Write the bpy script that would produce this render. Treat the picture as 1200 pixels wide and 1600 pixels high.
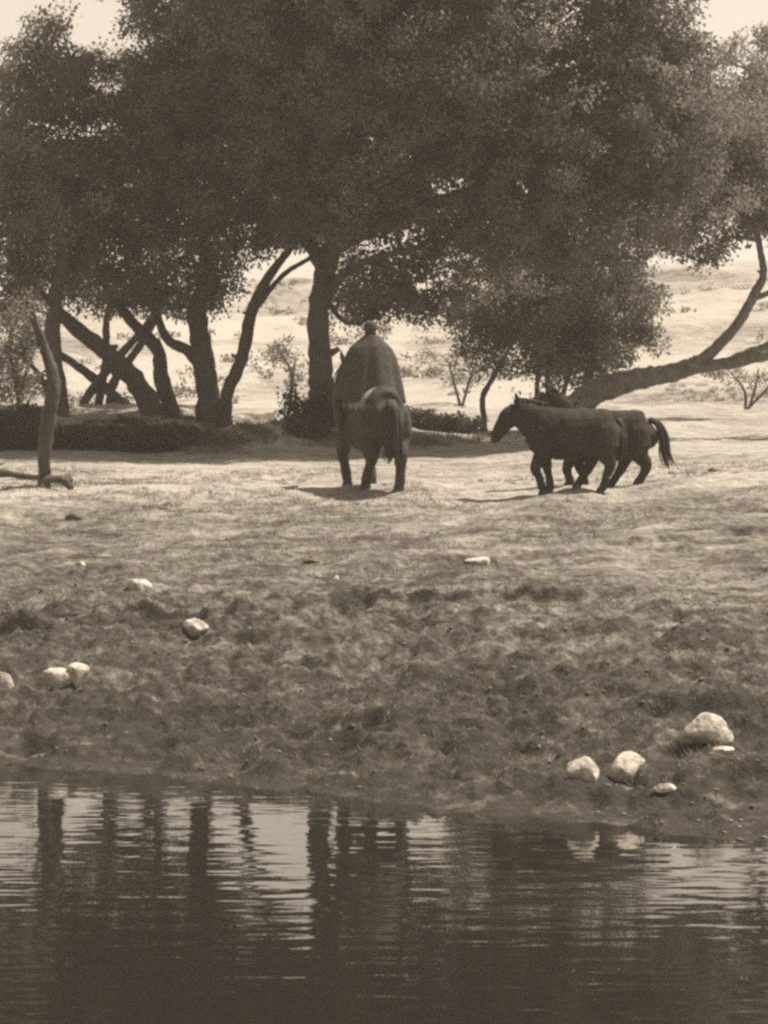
import bpy, math, random
import numpy as np
from mathutils import Vector, Matrix

for o in list(bpy.data.objects):
    bpy.data.objects.remove(o)
scene = bpy.context.scene
COL = scene.collection
rng = np.random.default_rng(7)
random.seed(7)

# ------------------------------------------------------------------ camera
F_PX, HORIZON, CAM_Z = 4500.0, 640.0, 3.6          # focal length / horizon row in the 1200x1600 photograph
cam_d = bpy.data.cameras.new('camera')
cam_d.sensor_fit = 'VERTICAL'
cam_d.sensor_height = 36.0
cam_d.sensor_width = 27.0
cam_d.lens = 36.0 * F_PX / 1600.0
cam_d.shift_y = -(800.0 - HORIZON) / 1600.0
cam_d.clip_start = 0.1
cam_d.clip_end = 3000.0
cam = bpy.data.objects.new('camera', cam_d)
COL.objects.link(cam)
cam.location = (0, 0, CAM_Z)
cam.rotation_euler = (math.radians(90), 0, 0)
scene.camera = cam

# ------------------------------------------------------------------ sky, sun, exposure
SUN_EL = math.radians(60)
SUN_AZ = math.atan2(0.90, 0.44)                    # clockwise from +Y: to the right and behind the trees
SKY_STRENGTH, SUN_STRENGTH = 0.115, 5.0
world = bpy.data.worlds.new('World')
scene.world = world
world.use_nodes = True
wn = world.node_tree
wn.nodes.clear()
w_sky = wn.nodes.new('ShaderNodeTexSky')
w_sky.sky_type = 'NISHITA'
w_sky.sun_disc = False
w_sky.sun_elevation = SUN_EL
w_sky.sun_rotation = SUN_AZ
w_sky.dust_density = 1.0
w_sky.air_density = 1.0
w_bw = wn.nodes.new('ShaderNodeRGBToBW')           # a toned black and white print: no blue in the sky
w_tint = wn.nodes.new('ShaderNodeMix')
w_tint.data_type = 'RGBA'
w_tint.blend_type = 'MULTIPLY'
w_tint.inputs['Factor'].default_value = 1.0
w_tint.inputs['B'].default_value = (1.0, 0.865, 0.705, 1)
w_bg = wn.nodes.new('ShaderNodeBackground')
w_bg.inputs['Strength'].default_value = SKY_STRENGTH
w_out = wn.nodes.new('ShaderNodeOutputWorld')
wn.links.new(w_sky.outputs[0], w_bw.inputs[0])
wn.links.new(w_bw.outputs[0], w_tint.inputs['A'])
wn.links.new(w_tint.outputs['Result'], w_bg.inputs['Color'])
wn.links.new(w_bg.outputs[0], w_out.inputs['Surface'])

sun_dir = Vector((math.sin(SUN_AZ) * math.cos(SUN_EL), math.cos(SUN_AZ) * math.cos(SUN_EL), math.sin(SUN_EL)))
sun_d = bpy.data.lights.new('sun', 'SUN')
sun_d.energy = SUN_STRENGTH
sun_d.angle = math.radians(0.6)
sun_d.color = (1.0, 0.87, 0.72)
sun = bpy.data.objects.new('sun', sun_d)
COL.objects.link(sun)
sun.location = sun_dir * 100
sun.rotation_euler = sun_dir.to_track_quat('Z', 'Y').to_euler()

scene.view_settings.view_transform = 'Standard'
scene.view_settings.look = 'None'
scene.view_settings.exposure = 0.80
scene.view_settings.gamma = 1.0
scene.view_settings.use_curve_mapping = False
scene.render.engine = 'CYCLES'
scene.cycles.use_denoising = False                 # leave a little grain, as in the old print
scene.cycles.filter_width = 2.8                    # soft lens
scene.cycles.max_bounces = 5
scene.cycles.diffuse_bounces = 2
scene.cycles.glossy_bounces = 3
scene.cycles.transmission_bounces = 3
scene.cycles.caustics_reflective = False
scene.cycles.caustics_refractive = False


# ------------------------------------------------------------------ helpers
def P(u, v, r):
    """point seen at photograph pixel (u, v) at distance r"""
    return np.array(((u - 600.0) / F_PX * r, r, CAM_Z - (v - HORIZON) / F_PX * r))


def hash2(ix, iy, seed):
    h = (ix.astype(np.int64) * 374761393 + iy.astype(np.int64) * 668265263 + seed * 1274126177) & 0xFFFFFFFF
    h = ((h ^ (h >> 13)) * 1274126177) & 0xFFFFFFFF
    return ((h ^ (h >> 16)) & 0xFFFF) / 65535.0


def vnoise(x, y, seed=0):
    x = np.asarray(x, float)
    y = np.asarray(y, float)
    ix, iy = np.floor(x), np.floor(y)
    fx, fy = x - ix, y - iy
    fx = fx * fx * fx * (fx * (fx * 6 - 15) + 10)
    fy = fy * fy * fy * (fy * (fy * 6 - 15) + 10)
    a, b = hash2(ix, iy, seed), hash2(ix + 1, iy, seed)
    c, d = hash2(ix, iy + 1, seed), hash2(ix + 1, iy + 1, seed)
    return (a * (1 - fx) + b * fx) * (1 - fy) + (c * (1 - fx) + d * fx) * fy * 1.0 - 0.5


def fbm(x, y, seed=0, octs=4, gain=0.5):
    s, a = 0.0, 1.0
    for k in range(octs):
        c, sn = math.cos(k * 1.1 + 0.4), math.sin(k * 1.1 + 0.4)
        s = s + a * vnoise((x * c - y * sn) * 2 ** k, (x * sn + y * c) * 2 ** k, seed + k * 17)
        a *= gain
    return s


def sstep(a, b, x):
    t = np.clip((x - a) / (b - a), 0, 1)
    return t * t * (3 - 2 * t)


def mesh_np(name, V, F, smooth=False):
    V = np.ascontiguousarray(V, np.float32)
    me = bpy.data.meshes.new(name)
    if isinstance(F, np.ndarray):
        n, k = F.shape
        loops = F.reshape(-1)
        starts = np.arange(n) * k
    else:
        n = len(F)
        lens = np.array([len(f) for f in F])
        loops = np.array([i for f in F for i in f])
        starts = np.concatenate(([0], np.cumsum(lens)[:-1]))
    me.vertices.add(len(V))
    me.vertices.foreach_set('co', V.reshape(-1))
    me.loops.add(len(loops))
    me.loops.foreach_set('vertex_index', loops.astype(np.int32))
    me.polygons.add(n)
    me.polygons.foreach_set('loop_start', starts.astype(np.int32))
    if smooth:
        me.polygons.foreach_set('use_smooth', np.ones(n, bool))
    me.update(calc_edges=True)
    me.validate()
    return me


def obj(name, me, mat=None, parent=None):
    o = bpy.data.objects.new(name, me)
    COL.objects.link(o)
    if mat is not None and me is not None:
        me.materials.clear()
        me.materials.append(mat)
    if parent is not None:
        o.parent = parent
    return o


def tag(o, label=None, cat=None, group=None, kind=None):
    for k, val in (('label', label), ('category', cat), ('group', group), ('kind', kind)):
        if val:
            o[k] = val
    return o


def thing(name, label, cat, loc=(0, 0, 0), group=None, rotz=0.0):
    o = bpy.data.objects.new(name, None)
    o.empty_display_size = 0.3
    COL.objects.link(o)
    o.location = tuple(float(c) for c in loc)
    o.rotation_euler = (0, 0, rotz)
    return tag(o, label, cat, group)


def resample(pts, rad, n):
    """Catmull-Rom through points (m x 3) with radii"""
    pts = np.asarray(pts, float)
    rad = np.asarray(rad, float)
    m = len(pts)
    ext = np.vstack((2 * pts[0] - pts[1], pts, 2 * pts[-1] - pts[-2]))
    t = np.linspace(0, m - 1, n)
    i = np.minimum(t.astype(int), m - 2)
    f = (t - i)[:, None]
    p0, p1, p2, p3 = ext[i], ext[i + 1], ext[i + 2], ext[i + 3]
    q = 0.5 * (2 * p1 + (p2 - p0) * f + (2 * p0 - 5 * p1 + 4 * p2 - p3) * f ** 2 + (3 * p1 - p0 - 3 * p2 + p3) * f ** 3)
    if rad.ndim == 1:
        rad = rad[:, None]
    r = rad[i] * (1 - f) + rad[i + 1] * f
    return q, r


class MB:
    """collects tubes and lofts into one mesh"""

    def __init__(self):
        self.V, self.F, self.n = [], [], 0

    def add(self, V, F):
        V = np.asarray(V, float)
        self.V.append(V)
        self.F.extend([tuple(i + self.n for i in f) for f in F])
        self.n += len(V)

    def tube(self, pts, rad, n=None, seg=8, rough=0.0, up=None, caps=True):
        """rad: scalar list, or list of (width, height) half sizes"""
        pts = np.asarray(pts, float)
        n = n or (len(pts) - 1) * 4 + 1
        q, r = resample(pts, rad, n)
        if r.shape[1] == 1:
            r = np.hstack((r, r))
        tan = np.gradient(q, axis=0)
        tan /= np.linalg.norm(tan, axis=1)[:, None] + 1e-9
        ref = np.array(up if up is not None else ((0, 1, 0) if abs(tan[0][1]) < 0.8 else (1, 0, 0)), float)
        V = []
        a = np.linspace(0, 2 * np.pi, seg, endpoint=False)
        for k in range(n):
            t = tan[k]
            s = np.cross(t, ref)
            s /= np.linalg.norm(s) + 1e-9
            b = np.cross(s, t)
            if up is None:
                ref = b
            jit = 1 + (rng.uniform(-rough, rough, seg) if rough else 0)
            ring = q[k] + (np.cos(a) * jit * r[k][0])[:, None] * s + (np.sin(a) * jit * r[k][1])[:, None] * b
            V.append(ring)
        V = np.vstack(V)
        Fc = []
        for k in range(n - 1):
            for j in range(seg):
                j2 = (j + 1) % seg
                Fc.append((k * seg + j, k * seg + j2, (k + 1) * seg + j2, (k + 1) * seg + j))
        if caps:
            Fc.append(tuple(range(seg - 1, -1, -1)))
            Fc.append(tuple((n - 1) * seg + j for j in range(seg)))
        self.add(V, Fc)
        return self

    def ball(self, c, r, seg=12, rings=8, rot=None):
        c = np.asarray(c, float)
        r = np.asarray(r if np.ndim(r) else (r, r, r), float)
        V = [(0, 0, 1)]
        for i in range(1, rings):
            th = math.pi * i / rings
            for j in range(seg):
                ph = 2 * math.pi * j / seg
                V.append((math.sin(th) * math.cos(ph), math.sin(th) * math.sin(ph), math.cos(th)))
        V.append((0, 0, -1))
        V = np.array(V) * r
        if rot is not None:
            V = V @ np.array(rot).T
        Fc = [(0, 1 + j, 1 + (j + 1) % seg) for j in range(seg)]
        for i in range(rings - 2):
            for j in range(seg):
                a0, b0 = 1 + i * seg + j, 1 + i * seg + (j + 1) % seg
                Fc.append((a0, a0 + seg, b0 + seg, b0))
        e = len(V) - 1
        Fc += [(e, 1 + (rings - 2) * seg + (j + 1) % seg, 1 + (rings - 2) * seg + j) for j in range(seg)]
        self.add(V + c, Fc)
        return self

    def mesh(self, name, smooth=True):
        return mesh_np(name, np.vstack(self.V), self.F, smooth)

    def build(self, name, mat, parent=None, smooth=True):
        return obj(name, self.mesh(name, smooth), mat, parent)

    def fused(self, name, mat, parent=None, voxel=0.015, smooth_it=4, shag=0.0):
        """one continuous skin over everything collected"""
        o = obj(name, self.mesh(name), None)
        m = o.modifiers.new('remesh', 'REMESH')
        m.mode = 'VOXEL'
        m.voxel_size = voxel
        m.use_smooth_shade = True
        s = o.modifiers.new('smooth', 'SMOOTH')
        s.factor = 0.5
        s.iterations = smooth_it
        dg = bpy.context.evaluated_depsgraph_get()
        me = bpy.data.meshes.new_from_object(o.evaluated_get(dg))
        bpy.data.objects.remove(o)
        me.name = name
        if shag:                                            # tufted coat
            n = len(me.vertices)
            co, no = np.empty(n * 3, np.float32), np.empty(n * 3, np.float32)
            me.vertices.foreach_get('co', co)
            me.vertices.foreach_get('normal', no)
            co, no = co.reshape(-1, 3), no.reshape(-1, 3)
            d = fbm(co[:, 0] * 9 + co[:, 1] * 4, co[:, 2] * 6 + co[:, 1] * 5, 401, 4, .6) + .6 * fbm(co[:, 0] * 3 + co[:, 1] * 3, co[:, 2] * 3 - co[:, 1] * 2, 411, 2)
            me.vertices.foreach_set('co', (co + no * (d * shag)[:, None]).reshape(-1))
            me.update()
        return obj(name, me, mat, parent)


# ------------------------------------------------------------------ materials
def mat_new(name):
    m = bpy.data.materials.new(name)
    m.use_nodes = True
    nt = m.node_tree
    b = nt.nodes['Principled BSDF']
    return m, nt, b


def sep(v, warm=1.0):
    """sepia toned grey of a given reflectance"""
    return (v * (1 + 0.05 * warm), v, v * (1 - 0.09 * warm), 1)


def mat_mottled(name, c0, c1, scale=6.0, rough=0.9, bump=0.3, bump_scale=30.0, dist=0.02, stretch=(1, 1, 1), detail=6.0):
    m, nt, b = mat_new(name)
    tc = nt.nodes.new('ShaderNodeTexCoord')
    mp = nt.nodes.new('ShaderNodeMapping')
    mp.inputs['Scale'].default_value = stretch
    nt.links.new(tc.outputs['Object'], mp.inputs['Vector'])
    n = nt.nodes.new('ShaderNodeTexNoise')
    n.inputs['Scale'].default_value = scale
    n.inputs['Detail'].default_value = detail
    n.inputs['Roughness'].default_value = 0.62
    nt.links.new(mp.outputs[0], n.inputs['Vector'])
    cr = nt.nodes.new('ShaderNodeValToRGB')
    cr.color_ramp.elements[0].position = 0.32
    cr.color_ramp.elements[1].position = 0.68
    cr.color_ramp.elements[0].color = c0
    cr.color_ramp.elements[1].color = c1
    nt.links.new(n.outputs['Fac'], cr.inputs[0])
    nt.links.new(cr.outputs[0], b.inputs['Base Color'])
    b.inputs['Roughness'].default_value = rough
    b.inputs['Specular IOR Level'].default_value = 0.25
    if bump:
        n2 = nt.nodes.new('ShaderNodeTexNoise')
        n2.inputs['Scale'].default_value = bump_scale
        n2.inputs['Detail'].default_value = 5
        nt.links.new(mp.outputs[0], n2.inputs['Vector'])
        bp = nt.nodes.new('ShaderNodeBump')
        bp.inputs['Strength'].default_value = bump
        bp.inputs['Distance'].default_value = dist
        nt.links.new(n2.outputs['Fac'], bp.inputs['Height'])
        nt.links.new(bp.outputs[0], b.inputs['Normal'])
    return m


def mat_leaf(name, c_dark, c_light, transl=0.35):
    m, nt, b = mat_new(name)
    g = nt.nodes.new('ShaderNodeNewGeometry')
    tc = nt.nodes.new('ShaderNodeTexCoord')
    n = nt.nodes.new('ShaderNodeTexNoise')
    n.inputs['Scale'].default_value = 1.3
    n.inputs['Detail'].default_value = 3
    nt.links.new(tc.outputs['Object'], n.inputs['Vector'])
    add = nt.nodes.new('ShaderNodeMath')
    add.operation = 'MULTIPLY_ADD'
    add.inputs[1].default_value = 0.25
    nt.links.new(g.outputs['Random Per Island'], add.inputs[0])
    sub = nt.nodes.new('ShaderNodeMath')
    sub.operation = 'SUBTRACT'
    sub.inputs[1].default_value = 0.12
    nt.links.new(n.outputs['Fac'], sub.inputs[0])
    nt.links.new(sub.outputs[0], add.inputs[2])
    cr = nt.nodes.new('ShaderNodeValToRGB')
    cr.color_ramp.elements[0].position = 0.30
    cr.color_ramp.elements[1].position = 0.72
    cr.color_ramp.elements[0].color = c_dark
    cr.color_ramp.elements[1].color = c_light
    nt.links.new(add.outputs[0], cr.inputs[0])
    nt.links.new(cr.outputs[0], b.inputs['Base Color'])
    b.inputs['Roughness'].default_value = 0.8
    b.inputs['Specular IOR Level'].default_value = 0.12
    tr = nt.nodes.new('ShaderNodeBsdfTranslucent')
    nt.links.new(cr.outputs[0], tr.inputs['Color'])
    mx = nt.nodes.new('ShaderNodeMixShader')
    mx.inputs[0].default_value = transl
    nt.links.new(b.outputs[0], mx.inputs[1])
    nt.links.new(tr.outputs[0], mx.inputs[2])
    nt.links.new(mx.outputs[0], nt.nodes['Material Output'].inputs['Surface'])
    return m


M_BARK = mat_mottled('bark', sep(0.045), sep(0.10), 9, 0.95, 0.9, 16, 0.03, (1, 1, 0.35))
M_BARK_PALE = mat_mottled('bark_pale', sep(0.09), sep(0.22), 7, 0.95, 0.9, 14, 0.03, (1, 1, 1))
M_TWIG = mat_mottled('twig', sep(0.05), sep(0.09), 8, 0.95, 0)
M_LEAF = mat_leaf('leaf_dark', sep(0.085), sep(0.28), 0.45)
M_LEAF2 = mat_leaf('leaf_mid', sep(0.095), sep(0.29), 0.45)
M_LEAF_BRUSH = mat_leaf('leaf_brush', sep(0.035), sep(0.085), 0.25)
M_LEAF_PALE = mat_leaf('leaf_pale', sep(0.16), sep(0.34), 0.4)
M_LEAF_DRY = mat_leaf('leaf_dry', sep(0.12), sep(0.26), 0.4)
M_COAT_DARK = mat_mottled('horse_hair_dark', sep(0.018), sep(0.038), 5, 0.95, 0.6, 45, 0.012)
M_COAT_BAY = mat_mottled('horse_hair_bay', sep(0.03), sep(0.06), 4, 0.95, 0.6, 45, 0.012)
M_MANE = mat_mottled('mane_hair', sep(0.018), sep(0.035), 20, 0.7, 0.5, 60, 0.01, (1, 1, 0.2))
M_HOOF = mat_mottled('hoof', sep(0.03), sep(0.06), 20, 0.5, 0.2)
M_MUZZLE = mat_mottled('muzzle', sep(0.10), sep(0.17), 20, 0.7, 0.1)
M_EYE = mat_mottled('eye', sep(0.01), sep(0.015), 20, 0.15, 0)
M_SKIN = mat_mottled('skin', sep(0.20), sep(0.26), 20, 0.6, 0.05)
M_CLOTH = mat_mottled('coat_cloth', sep(0.045), sep(0.075), 14, 0.95, 0.5, 26, 0.02)
M_TROUSER = mat_mottled('trouser_cloth', sep(0.05), sep(0.075), 14, 0.95, 0.4, 30, 0.015)
M_HAT = mat_mottled('hat_felt', sep(0.05), sep(0.07), 10, 0.95, 0.2)
M_BLANKET = mat_mottled('blanket_wool', sep(0.17), sep(0.30), 12, 0.95, 0.6, 40, 0.02)
M_LEATHER = mat_mottled('leather', sep(0.03), sep(0.05), 20, 0.5, 0.2)
M_STONE = mat_mottled('limestone', sep(0.20, 1.2), sep(0.62, 1.2), 11, 0.95, 0.8, 16, 0.03)
M_STONE_DARK = mat_mottled('dark_stone', sep(0.07), sep(0.13), 9, 0.95, 0.8, 16, 0.03)


def mat_ground():
    m, nt, b = mat_new('ground_earth')
    L = nt.links.new
    tc = nt.nodes.new('ShaderNodeTexCoord')
    at = nt.nodes.new('ShaderNodeAttribute')
    at.attribute_name = 'damp'

    def noise(scale, stretch, detail=6, rough=0.65):
        mp = nt.nodes.new('ShaderNodeMapping')
        mp.inputs['Scale'].default_value = stretch
        L(tc.outputs['Object'], mp.inputs['Vector'])
        n = nt.nodes.new('ShaderNodeTexNoise')
        n.inputs['Scale'].default_value = scale
        n.inputs['Detail'].default_value = detail
        n.inputs['Roughness'].default_value = rough
        L(mp.outputs[0], n.inputs['Vector'])
        return n.outputs['Fac']

    def math_(op, a, bb, c=None):
        n = nt.nodes.new('ShaderNodeMath')
        n.operation = op
        for i, x in enumerate((a, bb, c)):
            if x is None:
                continue
            if isinstance(x, (int, float)):
                n.inputs[i].default_value = x
            else:
                L(x, n.inputs[i])
        return n.outputs[0]

    fine = noise(2.4, (0.55, 1.1, 1), 9, 0.64)
    patch = noise(0.5, (1, 0.9, 1), 5, 0.6)
    d = math_('MULTIPLY_ADD', math_('SUBTRACT', fine, 0.5), 1.75, at.outputs['Fac'])
    d = math_('MULTIPLY_ADD', math_('SUBTRACT', noise(9.0, (1, 0.8, 1), 4, 0.6), 0.5), 1.2, d)
    d = math_('MULTIPLY_ADD', math_('SUBTRACT', patch, 0.5), 0.5, d)
    cr = nt.nodes.new('ShaderNodeValToRGB')
    e = cr.color_ramp.elements
    e[0].position, e[0].color = 0.0, (0.40, 0.387, 0.353, 1)
    e[1].position, e[1].color = 1.0, (0.038, 0.035, 0.031, 1)
    for pos, c in ((0.30, (0.275, 0.262, 0.238, 1)), (0.55, (0.17, 0.162, 0.146, 1)), (0.78, (0.082, 0.076, 0.067, 1))):
        x = e.new(pos)
        x.color = c
    L(d, cr.inputs[0])
    L(cr.outputs[0], b.inputs['Base Color'])
    b.inputs['Roughness'].default_value = 0.92
    b.inputs['Specular IOR Level'].default_value = 0.2
    h = math_('MULTIPLY_ADD', noise(24.0, (1, 0.7, 1), 5, 0.7), 0.4, noise(9.0, (1, 0.7, 1), 5, 0.65))
    bp = nt.nodes.new('ShaderNodeBump')
    bp.inputs['Strength'].default_value = 0.8
    bp.inputs['Distance'].default_value = 0.10
    L(h, bp.inputs['Height'])
    L(bp.outputs[0], b.inputs['Normal'])
    return m


def mat_water():
    m, nt, b = mat_new('pond_water')
    L = nt.links.new
    tc = nt.nodes.new('ShaderNodeTexCoord')
    b.inputs['Base Color'].default_value = sep(0.012)
    b.inputs['Roughness'].default_value = 0.02
    b.inputs['IOR'].default_value = 1.7
    b.inputs['Specular IOR Level'].default_value = 0.5

    def noise(scale, stretch, detail):
        mp = nt.nodes.new('ShaderNodeMapping')
        mp.inputs['Scale'].default_value = stretch
        L(tc.outputs['Object'], mp.inputs['Vector'])
        n = nt.nodes.new('ShaderNodeTexNoise')
        n.inputs['Scale'].default_value = scale
        n.inputs['Detail'].default_value = detail
        L(mp.outputs[0], n.inputs['Vector'])
        return n.outputs['Fac']
    a = noise(2.0, (0.7, 1.7, 1), 1)
    c = noise(6.0, (0.6, 1.3, 1), 1)
    mu = nt.nodes.new('ShaderNodeMath')
    mu.operation = 'MULTIPLY_ADD'
    mu.inputs[1].default_value = 0.22
    L(c, mu.inputs[0])
    L(a, mu.inputs[2])
    bp = nt.nodes.new('ShaderNodeBump')
    st = nt.nodes.new('ShaderNodeMapRange')               # calm and ruffled patches
    st.inputs['From Min'].default_value = 0.35
    st.inputs['From Max'].default_value = 0.65
    st.inputs['To Min'].default_value = 0.5
    L(noise(0.22, (0.7, 1.0, 1), 2), st.inputs['Value'])
    L(st.outputs[0], bp.inputs['Strength'])
    bp.inputs['Distance'].default_value = 0.0068
    L(mu.outputs[0], bp.inputs['Height'])
    L(bp.outputs[0], b.inputs['Normal'])
    return m


# ------------------------------------------------------------------ the ground: pond bed, bank, flat under the trees, hillside
PROF_Y = np.array([45, 50, 55, 60, 66, 72, 80, 100, 140, 180, 215, 300, 600, 1500])
PROF_Z = np.array([2.30, 2.55, 2.77, 2.98, 3.20, 3.38, 3.75, 5.1, 8.4, 11.3, 12.4, 13.0, 9.0, 5.0])


def shore(x):
    return 26.4 - 0.85 * 6 * np.tanh(x / 6.0) + 0.35 * fbm(x * 0.6, x * 0 + 3.3, 5, 3) + 0.35 * fbm(x * 2.7, x * 0 + 8.3, 9, 4, 0.6)


def ground_parts(x, y):
    ys = shore(x)
    t = (y - ys) / (45.0 - ys)
    bank = 2.30 * (t + 0.05 * np.sin(t * math.pi))
    up = np.interp(y, PROF_Y, PROF_Z)
    z = np.where(y < 45, bank, up)
    bed = np.maximum(-0.14 * (ys - y), -1.0)
    z = np.where(y < ys, bed, z)
    near = np.interp(y, [-400, -20, 1.0, 2.5, 6.5, 10.0], [2.5, 2.1, 1.95, 1.8, 0.0, -1.0])
    z = np.where(y < 10, np.maximum(near, -1.0), z)
    side = np.interp(np.abs(x), [20, 27, 60], [0, 1.0, 1.0])       # the pond ends to both sides
    z = np.where(y < 45, z + side * np.maximum(0, 2.2 - z), z)
    # the right of the bank climbs a little
    z = z + 0.04 * np.clip(x - 1.2, 0, 7) * sstep(38, 46, y) * (1 - sstep(48, 58, y))
    # hillside higher to the right, rolling
    hill = sstep(80, 180, y)
    z = z + hill * (np.clip(x, -60, 60) * 0.035 + 2.2 * fbm(x / 60.0, y / 60.0, 31, 3))
    return z, ys, t


def ground_z(x, y, detail=True):
    x = np.atleast_1d(np.asarray(x, float))
    y = np.atleast_1d(np.asarray(y, float))
    z, ys, t = ground_parts(x, y)
    on_bank = sstep(0.0, 0.06, t) * (1 - sstep(0.95, 1.2, t)) * (y < 60)
    low = on_bank * (1 - sstep(0.42, 0.62, t))
    if detail:
        # small scarps cut into the bank (cattle steps)
        def scarp(c, slope, amp, width, seed, x0, x1, even=0.75):
            yl = c + slope * x + 0.5 * fbm(x * 0.5, x * 0, seed, 3, 0.4)
            a = amp * sstep(x0, x0 + 0.8, x) * (1 - sstep(x1 - 0.8, x1, x)) * np.clip(even + 0.9 * fbm(x * 0.9, y * 0.6 + 7, seed + 3, 3), 0, 1.3)
            return a * (sstep(-width, width, y - yl) - 0.5) * np.exp(-((y - yl) / 2.2) ** 2)
        z = z + scarp(35.4, 0.0, 0.13, 0.055, 41, -9, 3.6, 1.1)
        z = z + scarp(39.4, 0.25, 0.09, 0.06, 43, -5.5, -0.8, 1.1)
        z = z + scarp(37.6, 0.50, 0.10, 0.06, 47, -1.0, 7, 1.0)
        z = z + scarp(42.0, -0.2, 0.07, 0.12, 48, -9, 8)
        z = z + scarp(32.2, -0.15, 0.09, 0.08, 53, -7, 7)
        z = z + scarp(29.6, -0.4, 0.07, 0.08, 59, -7, 7)
        # clods and hoof pocks in the soft lower part, gentler above
        z = z + low * (0.18 * fbm(x * 2.6, y * 2.6, 61, 5, 0.62))
        z = z + on_bank * (0.12 * fbm(x * 0.9, y * 0.9, 71, 6, 0.55))
        up = sstep(44, 46, y) * (1 - sstep(76, 90, y))
        z = z + up * 0.10 * fbm(x * 0.6, y * 0.45, 73, 5, 0.55)
        z = z + sstep(70, 90, y) * (1 - sstep(230, 330, y)) * (0.55 * fbm(x / 5.0, y / 7.0, 79, 4, 0.55))
    # low earth ledge shaped to make the trees' shade band, broken round the rider
    ye = 57.0 + 0.5 * fbm(x * 0.5, x * 0 + 2, 301, 3) + 0.12 * fbm(x * 2.5, x * 0 + 5, 303, 3)
    win = np.maximum(1 - sstep(-4.0, -3.3, x), sstep(-2.6, -1.8, x) * (1 - sstep(-0.8, 2.6, x)) * 0.7)
    z = z + (0.50 + 0.25 * fbm(x * 1.1, y * 0.8, 307, 4)) * win * sstep(-0.25, 0.25, y - ye) * (1 - sstep(62, 76, y))
    # the lit hummock left of the middle and lower ones under the trees
    for (hx, hy, hr, hh) in ((-2.95, 57.0, 1.1, 0.36), (-2.2, 56.5, 0.7, 0.2), (-1.35, 58.5, 1.0, 0.25)):
        z = z + hh * np.exp(-(((x - hx) / hr) ** 2 + ((y - hy) / (hr * 1.1)) ** 2)) * (1 + 0.5 * fbm(x * 3, y * 3, 83, 3))
    return z


def gz(x, y):
    return float(ground_z(x, y)[0])


def ground_hit(u, v, r0=20.0, r1=220.0):
    """first ground point seen at photograph pixel (u, v)"""
    r, det = np.geomspace(r0, r1, 400), False
    for det in (False, True):
        x = (u - 600.0) / F_PX * r
        zr = CAM_Z - (v - HORIZON) / F_PX * r
        below = np.nonzero(zr < ground_z(x, r, det))[0]
        i = below[0] if len(below) else len(r) - 1
        if not det:
            r = np.linspace(r[max(i - 3, 0)] - .3, r[min(i + 2, len(r) - 1)] + .3, 300)
    return np.array((x[i], r[i], gz(x[i], r[i])))


def axis(parts):
    out = [np.array([parts[0][0]])]
    for a, b2, st in parts:
        n = max(1, int(round((b2 - a) / st)))
        out.append(np.linspace(a, b2, n + 1)[1:])
    return np.concatenate(out)


gx = axis([(-1200, -200, 100), (-200, -60, 10), (-60, -24, 1.5), (-24, -9, 0.4), (-9, 9, 0.034), (9, 24, 0.4), (24, 60, 1.5), (60, 200, 10), (200, 1200, 100)])
gy = axis([(-400, -20, 40), (-20, 20, 1.0), (20, 23, 0.2), (23, 34.4, 0.06), (34.4, 40.4, 0.03), (40.4, 50, 0.07), (50, 70, 0.14), (70, 100, 0.5), (100, 220, 1.5), (220, 320, 10), (320, 1500, 80)])
X, Y = np.meshgrid(gx, gy)
Z = ground_z(X.ravel(), Y.ravel()).reshape(X.shape)
nx, ny = len(gx), len(gy)
idx = np.arange(nx * ny).reshape(ny, nx)
Fq = np.stack((idx[:-1, :-1], idx[:-1, 1:], idx[1:, 1:], idx[1:, :-1]), -1).reshape(-1, 4)
g_me = mesh_np('ground', np.stack((X, Y, Z), -1).reshape(-1, 3), Fq, True)
_, ys_g, t_g = ground_parts(X.ravel(), Y.ravel())
xr, yr = X.ravel(), Y.ravel()
tt = t_g + 0.10 * fbm(xr * 0.5, yr * 0.25, 91, 4)
damp = np.interp(tt, [0.0, 0.22, 0.38, 0.62, 0.88, 1.05], [1.02, 0.95, 0.82, 0.63, 0.50, 0.10])
damp = np.where(yr > 45, np.clip(damp, 0.0, 0.3), damp)
damp = damp + np.where(yr > 47, 0.10 + 0.22 * fbm(xr * 0.35, yr * 0.2, 97, 4), 0)
damp = np.where(yr > 78, 0.14 + 0.60 * fbm(xr / 6.0, yr / 13.0, 101, 6, 0.65), damp)
a = g_me.attributes.new('damp', 'FLOAT', 'POINT')
a.data.foreach_set('value', damp.astype(np.float32))
ground = obj('ground', g_me, mat_ground())
tag(ground, 'trampled sandy bank rising from the pond to a pale hillside', kind='structure')

wx, wy = np.linspace(-26.5, 26.5, 20), np.linspace(4.5, 36, 14)
WX, WY = np.meshgrid(wx, wy)
iw = np.arange(WX.size).reshape(WX.shape)
Fw = np.stack((iw[:-1, :-1], iw[:-1, 1:], iw[1:, 1:], iw[1:, :-1]), -1).reshape(-1, 4)
water = obj('water', mesh_np('water', np.stack((WX, WY, WX * 0), -1).reshape(-1, 3), Fw, True), mat_water())
tag(water, 'dark rippled pond mirroring the trees', kind='structure')


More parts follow.
